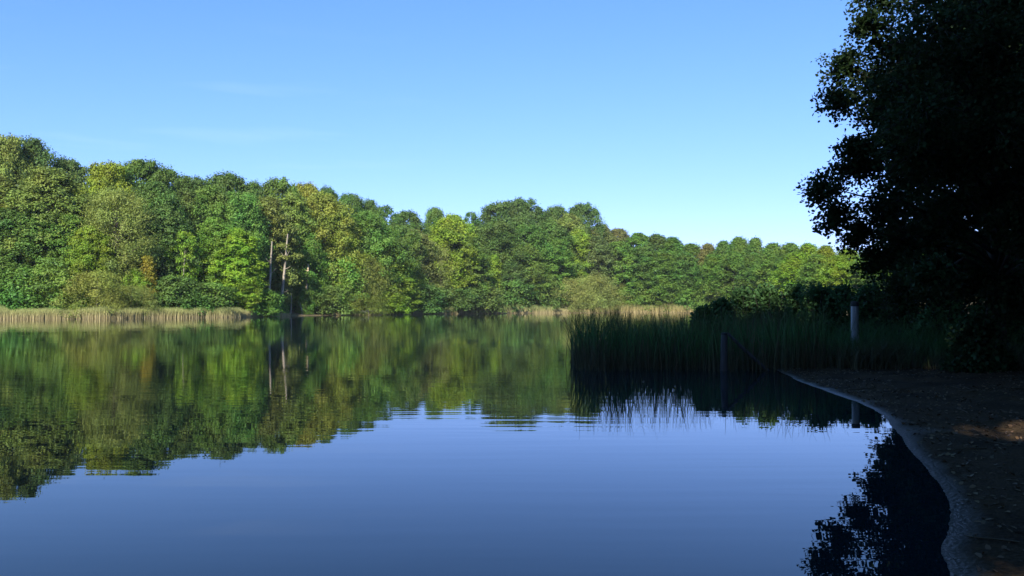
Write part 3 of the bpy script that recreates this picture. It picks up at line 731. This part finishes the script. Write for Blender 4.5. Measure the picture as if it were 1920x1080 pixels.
# ------------------------------------------------------------------ near trees on the right bank
def near_lobe_leaves(c, r, rng, ntw, lpt, ls, flat=.75, out=None):
    """sprays of leaves along twigs that leave the lobe centre"""
    d = nrm(rng.normal(size=(ntw, 3)) + (out if out is not None else 0))
    ln = r * rng.uniform(.7, 1.15, ntw)
    t = rng.uniform(.22, 1, (ntw, lpt))
    p = c + d[:, None] * (ln[:, None] * t)[..., None] * np.array([1, 1, flat])
    p[..., 2] -= .12 * r * t ** 2
    p += rng.normal(0, .055 + .03 * r, p.shape)
    P = p.reshape(-1, 3)
    Nn = nrm(rng.normal(size=P.shape) * .7 + np.array([0, 0, .55]))
    tg = np.repeat(d, lpt, 0) + rng.normal(size=P.shape) * .7
    tw = [(np.array([c + d[i] * ln[i] * .1, c + d[i] * ln[i] * .55 * np.array([1, 1, flat]) - [0, 0, .03 * r], c + d[i] * ln[i] * .97 * np.array([1, 1, flat]) - [0, 0, .11 * r]]),
           np.array([.014, .008, .003])) for i in range(0, ntw, 2)]
    return P, Nn, tg, tw
def near_tree(name, x, y, lobes, rng, ntw, lpt, ls, r0, H, label, group, col):
    g = float(ground_z(x, y)); e = empty(name, (x, y, g)); o0 = np.array([x, y, g])
    n = 9; zz = np.linspace(-.3, H * .92, n)
    tr = np.stack([np.cumsum(rng.normal(0, .10, n)), np.cumsum(rng.normal(0, .10, n)), zz], -1); tr[:, :2] -= tr[0, :2]
    rad = r0 * (1 - .85 * np.linspace(0, 1, n) ** .9); rad[0] *= 1.3
    paths = [(tr, rad)]; twigs = []; Ps, Ns, Ts = [], [], []
    for c, r in lobes:
        c = np.array(c, float) - o0
        hd = math.hypot(c[0], c[1]); z0 = max(1.8, min(c[2] - .35 * hd, H * .85))
        s = np.array([np.interp(z0, zz, tr[:, 0]), np.interp(z0, zz, tr[:, 1]), z0])
        t = np.linspace(0, 1, 6)[:, None]
        q = s + (c - s) * t + np.array([0, 0, 1]) * np.sin(t * math.pi) * .08 * hd + rng.normal(0, .05, (6, 3)) * t
        paths.append((q, np.interp(z0, zz, rad) * .32 * (1 - .85 * t[:, 0])))
        outv = np.array([c[0], c[1], 0]); outv = outv / max(np.linalg.norm(outv), .1) * .35
        P, Nn, tg, tw = near_lobe_leaves(c, r, rng, ntw, lpt, ls, out=outv)
        Ps.append(P); Ns.append(Nn); Ts.append(tg); twigs += tw
    V1, F1 = tubes(paths, 8); V2, F2 = tubes(twigs, 3)
    link('trunk', mesh_np('trunk', np.concatenate([V1, V2]), np.concatenate([F1, F2 + len(V1)]), True), M_SHADEBARK, e)
    P = np.concatenate(Ps); 
    V_, F_ = leaves(P, np.concatenate(Ns), ls, rng, LEAF, 1.25, np.concatenate(Ts))
    c_ = link('crown', mesh_np('crown', V_, F_, False, rng.uniform(0, 1, len(P))), M_NEARLEAF, e); c_.color = (col[0] * .55, col[1] * .55, col[2] * .5, 1)  # dark leaf colour, lowered further to deepen the shade of these crowns
    tag(e, label, 'tree', group); return e
def at(px, py, D): return ((px - 960) / FPX * D, D, EYE + (HZ - py) / FPX * D)
rng = np.random.default_rng(41)
A = [(1648, -20, 58, 18.5), (1640, 40, 50, 18.5), (1590, 118, 56, 18.4), (1580, 182, 54, 18.2), (1655, 150, 70, 19), (1612, 272, 42, 18.2),
     (1605, 312, 54, 18.6), (1550, 352, 52, 18.4), (1572, 405, 50, 18.2), (1618, 440, 48, 18.8), (1660, 300, 75, 19), (1665, 390, 75, 19),
     (1690, 80, 80, 19), (1700, 190, 80, 18.6), (1655, 215, 50, 19.2), (1720, 320, 80, 19), (1650, 485, 50, 19), (1700, 450, 62, 19.4), (1700, -40, 80, 19)]
lob = [(at(a, b_, D), r_ / FPX * D) for a, b_, r_, D in A]
for i in range(80):
    a = rng.uniform(1690, 2080); b_ = rng.uniform(-420, 500) if i < 56 else rng.uniform(-60, 300); D = rng.uniform(15.0, 21)
    lob.append((at(a, b_, D), rng.uniform(65, 100) / FPX * D))
for i in range(26):
    a = rng.uniform(1690, 2050); b_ = rng.uniform(380, 590); D = rng.uniform(15.5, 20)
    lob.append((at(a, b_, D), rng.uniform(50, 75) / FPX * D))
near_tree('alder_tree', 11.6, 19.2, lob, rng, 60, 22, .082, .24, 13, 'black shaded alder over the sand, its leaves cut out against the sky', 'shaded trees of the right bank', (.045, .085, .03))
def ball_lobes(x, y, z0, z1, Rr, n, rng, r_=(.8, 1.3)):
    L_ = []
    for i in range(n):
        t = (i + .5) / n; rr_ = Rr * math.sqrt(max(.15, 1 - (2 * t - .9) ** 2)) * rng.uniform(.4, 1); a = i * 2.4
        L_.append(((x + math.cos(a) * rr_, y + math.sin(a) * rr_, z0 + (z1 - z0) * t), rng.uniform(*r_)))
    return L_
near_tree('shaded_tree', 14.8, 11.5, ball_lobes(14.8, 11.5, 2.6, 14, 4.6, 50, rng), rng, 30, 11, .19, .26, 14, 'unseen tree added just outside the right border to shade the sand', 'shaded trees of the right bank', (.04, .08, .03))  # out of view, added to cut the sky light on the sand
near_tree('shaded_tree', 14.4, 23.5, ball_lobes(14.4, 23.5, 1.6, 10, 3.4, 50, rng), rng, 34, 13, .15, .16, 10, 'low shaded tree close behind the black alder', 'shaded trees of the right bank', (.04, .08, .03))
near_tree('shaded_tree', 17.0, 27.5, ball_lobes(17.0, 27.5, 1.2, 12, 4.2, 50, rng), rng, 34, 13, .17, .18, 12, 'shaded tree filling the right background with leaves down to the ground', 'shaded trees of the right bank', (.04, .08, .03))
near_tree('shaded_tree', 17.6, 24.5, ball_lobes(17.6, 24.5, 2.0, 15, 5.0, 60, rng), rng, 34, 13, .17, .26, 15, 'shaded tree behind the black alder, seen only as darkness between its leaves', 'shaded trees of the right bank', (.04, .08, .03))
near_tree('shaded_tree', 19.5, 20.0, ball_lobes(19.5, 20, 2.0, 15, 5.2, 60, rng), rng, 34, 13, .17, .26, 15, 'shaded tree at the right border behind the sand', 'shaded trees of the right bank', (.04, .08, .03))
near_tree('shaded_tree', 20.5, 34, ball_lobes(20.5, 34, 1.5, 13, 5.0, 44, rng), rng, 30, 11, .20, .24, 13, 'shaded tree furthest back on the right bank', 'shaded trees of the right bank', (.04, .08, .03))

# shaded bushes behind the reeds and the sand
def near_bush(px, top, hw, D, label, col=(.04, .085, .03), ls=.11):
    X = (px - 960) / FPX * D; g = max(0, float(ground_z(X, D))); Ht = EYE + (HZ - top) / FPX * D - g; Rw = hw / FPX * D
    e = empty('shaded_bush', (X, D, g)); Ps, Ns, Ts, tws = [], [], [], []
    for i in range(30):
        a = i * 2.4; t = (i + .5) / 30; r_ = Rw * .42 * rng.uniform(.8, 1.2); rr_ = max(0, Rw * math.sqrt(1 - t ** 2) - r_ * .5) * rng.uniform(.5, 1)
        P, Nn, tg, tw = near_lobe_leaves(np.array([math.cos(a) * rr_, math.sin(a) * rr_, max(.15, Ht * t - r_ * .6)]), r_, rng, 22, 12, ls)
        Ps.append(P); Ns.append(Nn); Ts.append(tg); tws += tw
    for k_ in range(7):
        a = k_ * .9; tws.append((np.array([(0, 0, -.1), (math.cos(a) * Rw * .3, math.sin(a) * Rw * .3, Ht * .5), (math.cos(a) * Rw * .55, math.sin(a) * Rw * .55, Ht * .85)]), np.array([.03, .02, .008])))
    V_, F_ = tubes(tws, 3); link('stems', mesh_np('stems', V_, F_, True), M_SHADEBARK, e)
    P = np.concatenate(Ps); P[:, 2] = np.maximum(P[:, 2], .02)
    V_, F_ = leaves(P, np.concatenate(Ns), ls, rng, LEAF, 1.0, np.concatenate(Ts))
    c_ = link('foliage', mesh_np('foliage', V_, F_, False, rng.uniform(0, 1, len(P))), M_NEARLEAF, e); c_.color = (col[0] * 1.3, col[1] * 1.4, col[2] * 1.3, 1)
    tag(e, label, 'bush', 'shaded bushes of the right bank')
for a in [(1318, 588, 34, 24.5, 'lowest shaded bush, where the near reeds give way to leaves'),
          (1352, 572, 50, 26, 'shaded bush directly behind the grey post in the water'),
          (1392, 553, 55, 27, 'shaded bush behind the upper end of the leaning beam'),
          (1440, 546, 62, 26.5, 'shaded bush behind the grass tussock'),
          (1490, 542, 62, 28, 'shaded bush halfway between the two posts'),
          (1535, 540, 62, 26, 'highest shaded bush, meeting the hem of the black crown'),
          (1580, 541, 60, 27.5, 'shaded bush just left of the pale post'),
          (1630, 545, 60, 26, 'shaded bush right behind the pale post'),
          (1690, 545, 66, 26, 'shaded bush right of the pale post under the alder'),
          (1770, 560, 66, 22.5, 'shaded bush at the foot of the black alder'),
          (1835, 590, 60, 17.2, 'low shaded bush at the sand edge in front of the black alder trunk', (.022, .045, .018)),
          (1850, 570, 66, 21, 'shaded bush behind the sand near the right border'),
          (1940, 560, 66, 20, 'shaded bush cut by the right border behind the sand')]:
    near_bush(a[0], a[1] - (16 if a[0] < 1660 else 6), *a[2:])

def thin_along(me, M, targets, rad):
    n = len(me.vertices); co = np.empty(n * 3, np.float32); me.vertices.foreach_get('co', co); co = co.reshape(-1, 3)
    m_ = len(me.polygons); k = n // m_
    A = np.array(M)[:3, :3]; b_ = np.array(M)[:3, 3]
    W = (co @ A.T + b_).reshape(m_, k, 3).mean(1)
    keep = np.ones(m_, bool); sd = np.array(sdir)
    for (tx, ty, tz), rr_ in zip(targets, rad):
        v = W - np.array([tx, ty, tz]); dd_ = np.linalg.norm(v - (v @ sd)[:, None] * sd, axis=1)
        keep &= dd_ > rr_
    if keep.all(): return me
    va = np.empty(m_, np.float32); me.attributes['var'].data.foreach_get('value', va)
    C_ = co.reshape(m_, k, 3)[keep]; kk = len(C_)
    me2 = mesh_np(me.name, C_.reshape(-1, 3), np.arange(kk * k).reshape(kk, k), False, va[keep])
    for mt in me.materials: me2.materials.append(mt)
    return me2
GAPS = [(5.9, 9.6, .25), (6.5, 9.7, .28), (7.2, 9.8, .3), (2.95, 4.6, .05), (9.6, 17.5, .9), (13.5, 24, 2.0)]  # holes cut in the crowns along sun rays, to put light patches here
GAPR = [.42, .38, .3, .25, .2, .3]

# ------------------------------------------------------------------ the tall wood behind the camera that shades this shore
i = 0
for (x, y, h, w) in [(-22, -9, 27, 7), (-12, -12, 28, 7), (-3, -10, 27, 7), (6, -12, 28, 7), (14, -8, 25, 6.5), (21, 1, 22, 6), (-17, -20, 30, 7), (-6, -21, 30, 7), (4, -22, 30, 7), (-30, -14, 27, 7), (14, -18, 28, 7), (11, -4, 20, 5), (14, 4, 18, 5), (2, -7, 22, 5), (-25, -24, 31, 8)]:
    cm, tm, H0, R0 = PROTO['maple' if i % 2 else 'oak'][i % 3]
    g = float(ground_z(x, y)); e = empty('oak_tree' if i % 2 == 0 else 'maple_tree', (x, y, g), i * 1.3)
    e.scale = (w / R0, w / R0, h / H0)
    link('trunk', tm, M_BARK, e); bpy.context.view_layer.update()
    c = link('crown', thin_along(cm, e.matrix_world, GAPS, GAPR), M_LEAF, e); c.color = (*MID, 1)
    tag(e, 'tall tree of the wood behind the sand, shading the whole shore', 'tree', 'tall trees behind the beach'); i += 1

# ------------------------------------------------------------------ litter on the sand
rng = np.random.default_rng(51)
n = 16000
X = rng.uniform(1.5, 16, n); Y = rng.uniform(2.5, 21, n); dd = sdist(X, Y)
kp = (dd > .12) & (vnoise(X, Y, 1.1, 2) + .35 * rng.uniform(0, 1, n) > .5); X, Y = X[kp], Y[kp]; n = len(X)
P = np.stack([X, Y, ground_z(X, Y) + .012], -1); Nn = nrm(rng.normal(size=P.shape) * .35 + np.array([0, 0, 1]))
V_, F_ = leaves(P, Nn, .055, rng, LEAF, 1.0)
n_l = n
M_LIT = leaf_mat('dry_leaf', .1, .6)
o = link('leaf_litter', mesh_np('leaf_litter', V_, F_, False, rng.uniform(0, 1, n)), M_LIT); o.color = (.10, .07, .038, 1)
tag(o, 'brown fallen leaves scattered over the dark sand', 'leaf litter', kind='stuff')

# small sticks and pebbles lying on the sand
ps = []
for i in range(150):
    x = rng.uniform(3, 12); y = rng.uniform(3.5, 19)
    if float(sdist(np.array(x), np.array(y))) < .15: continue
    a = rng.uniform(0, 6.28); l = rng.uniform(.06, .28) * (1 if i % 12 else 2.5)
    p = []
    for t in (-1, -.2, .5, 1):
        xx = x + math.cos(a) * l * t + rng.uniform(-.01, .01); yy = y + math.sin(a) * l * t + rng.uniform(-.02, .02)
        p.append((xx, yy, float(ground_z(xx, yy)) + .012))
    r0 = rng.uniform(.003, .008); ps.append((np.array(p), np.array([r0, r0, r0 * .8, r0 * .4])))
V_, F_ = tubes(ps, 5)
tag(link('fallen_twigs', mesh_np('fallen_twigs', V_, F_, True), M_DRYSTEM), 'small dry twigs strewn over the dark sand', 'twigs', kind='stuff')

# ------------------------------------------------------------------ air over the lake
m, nt, out = new_mat('haze')
pv = N(nt, 'ShaderNodeVolumePrincipled'); pv.inputs['Color'].default_value = (.80, .88, 1.0, 1)
pv.inputs['Density'].default_value = .00011
L(nt, pv.outputs[0], out.inputs['Volume'])
hb = np.array([(x, y, z) for z in (-4.0, 48.0) for y in (-60.0, 420.0) for x in (-260.0, 260.0)])
hf = [[0, 2, 3, 1], [4, 5, 7, 6], [0, 1, 5, 4], [2, 6, 7, 3], [0, 4, 6, 2], [1, 3, 7, 5]]
tag(link('haze', mesh_np('haze', hb, hf), m), kind='stuff')
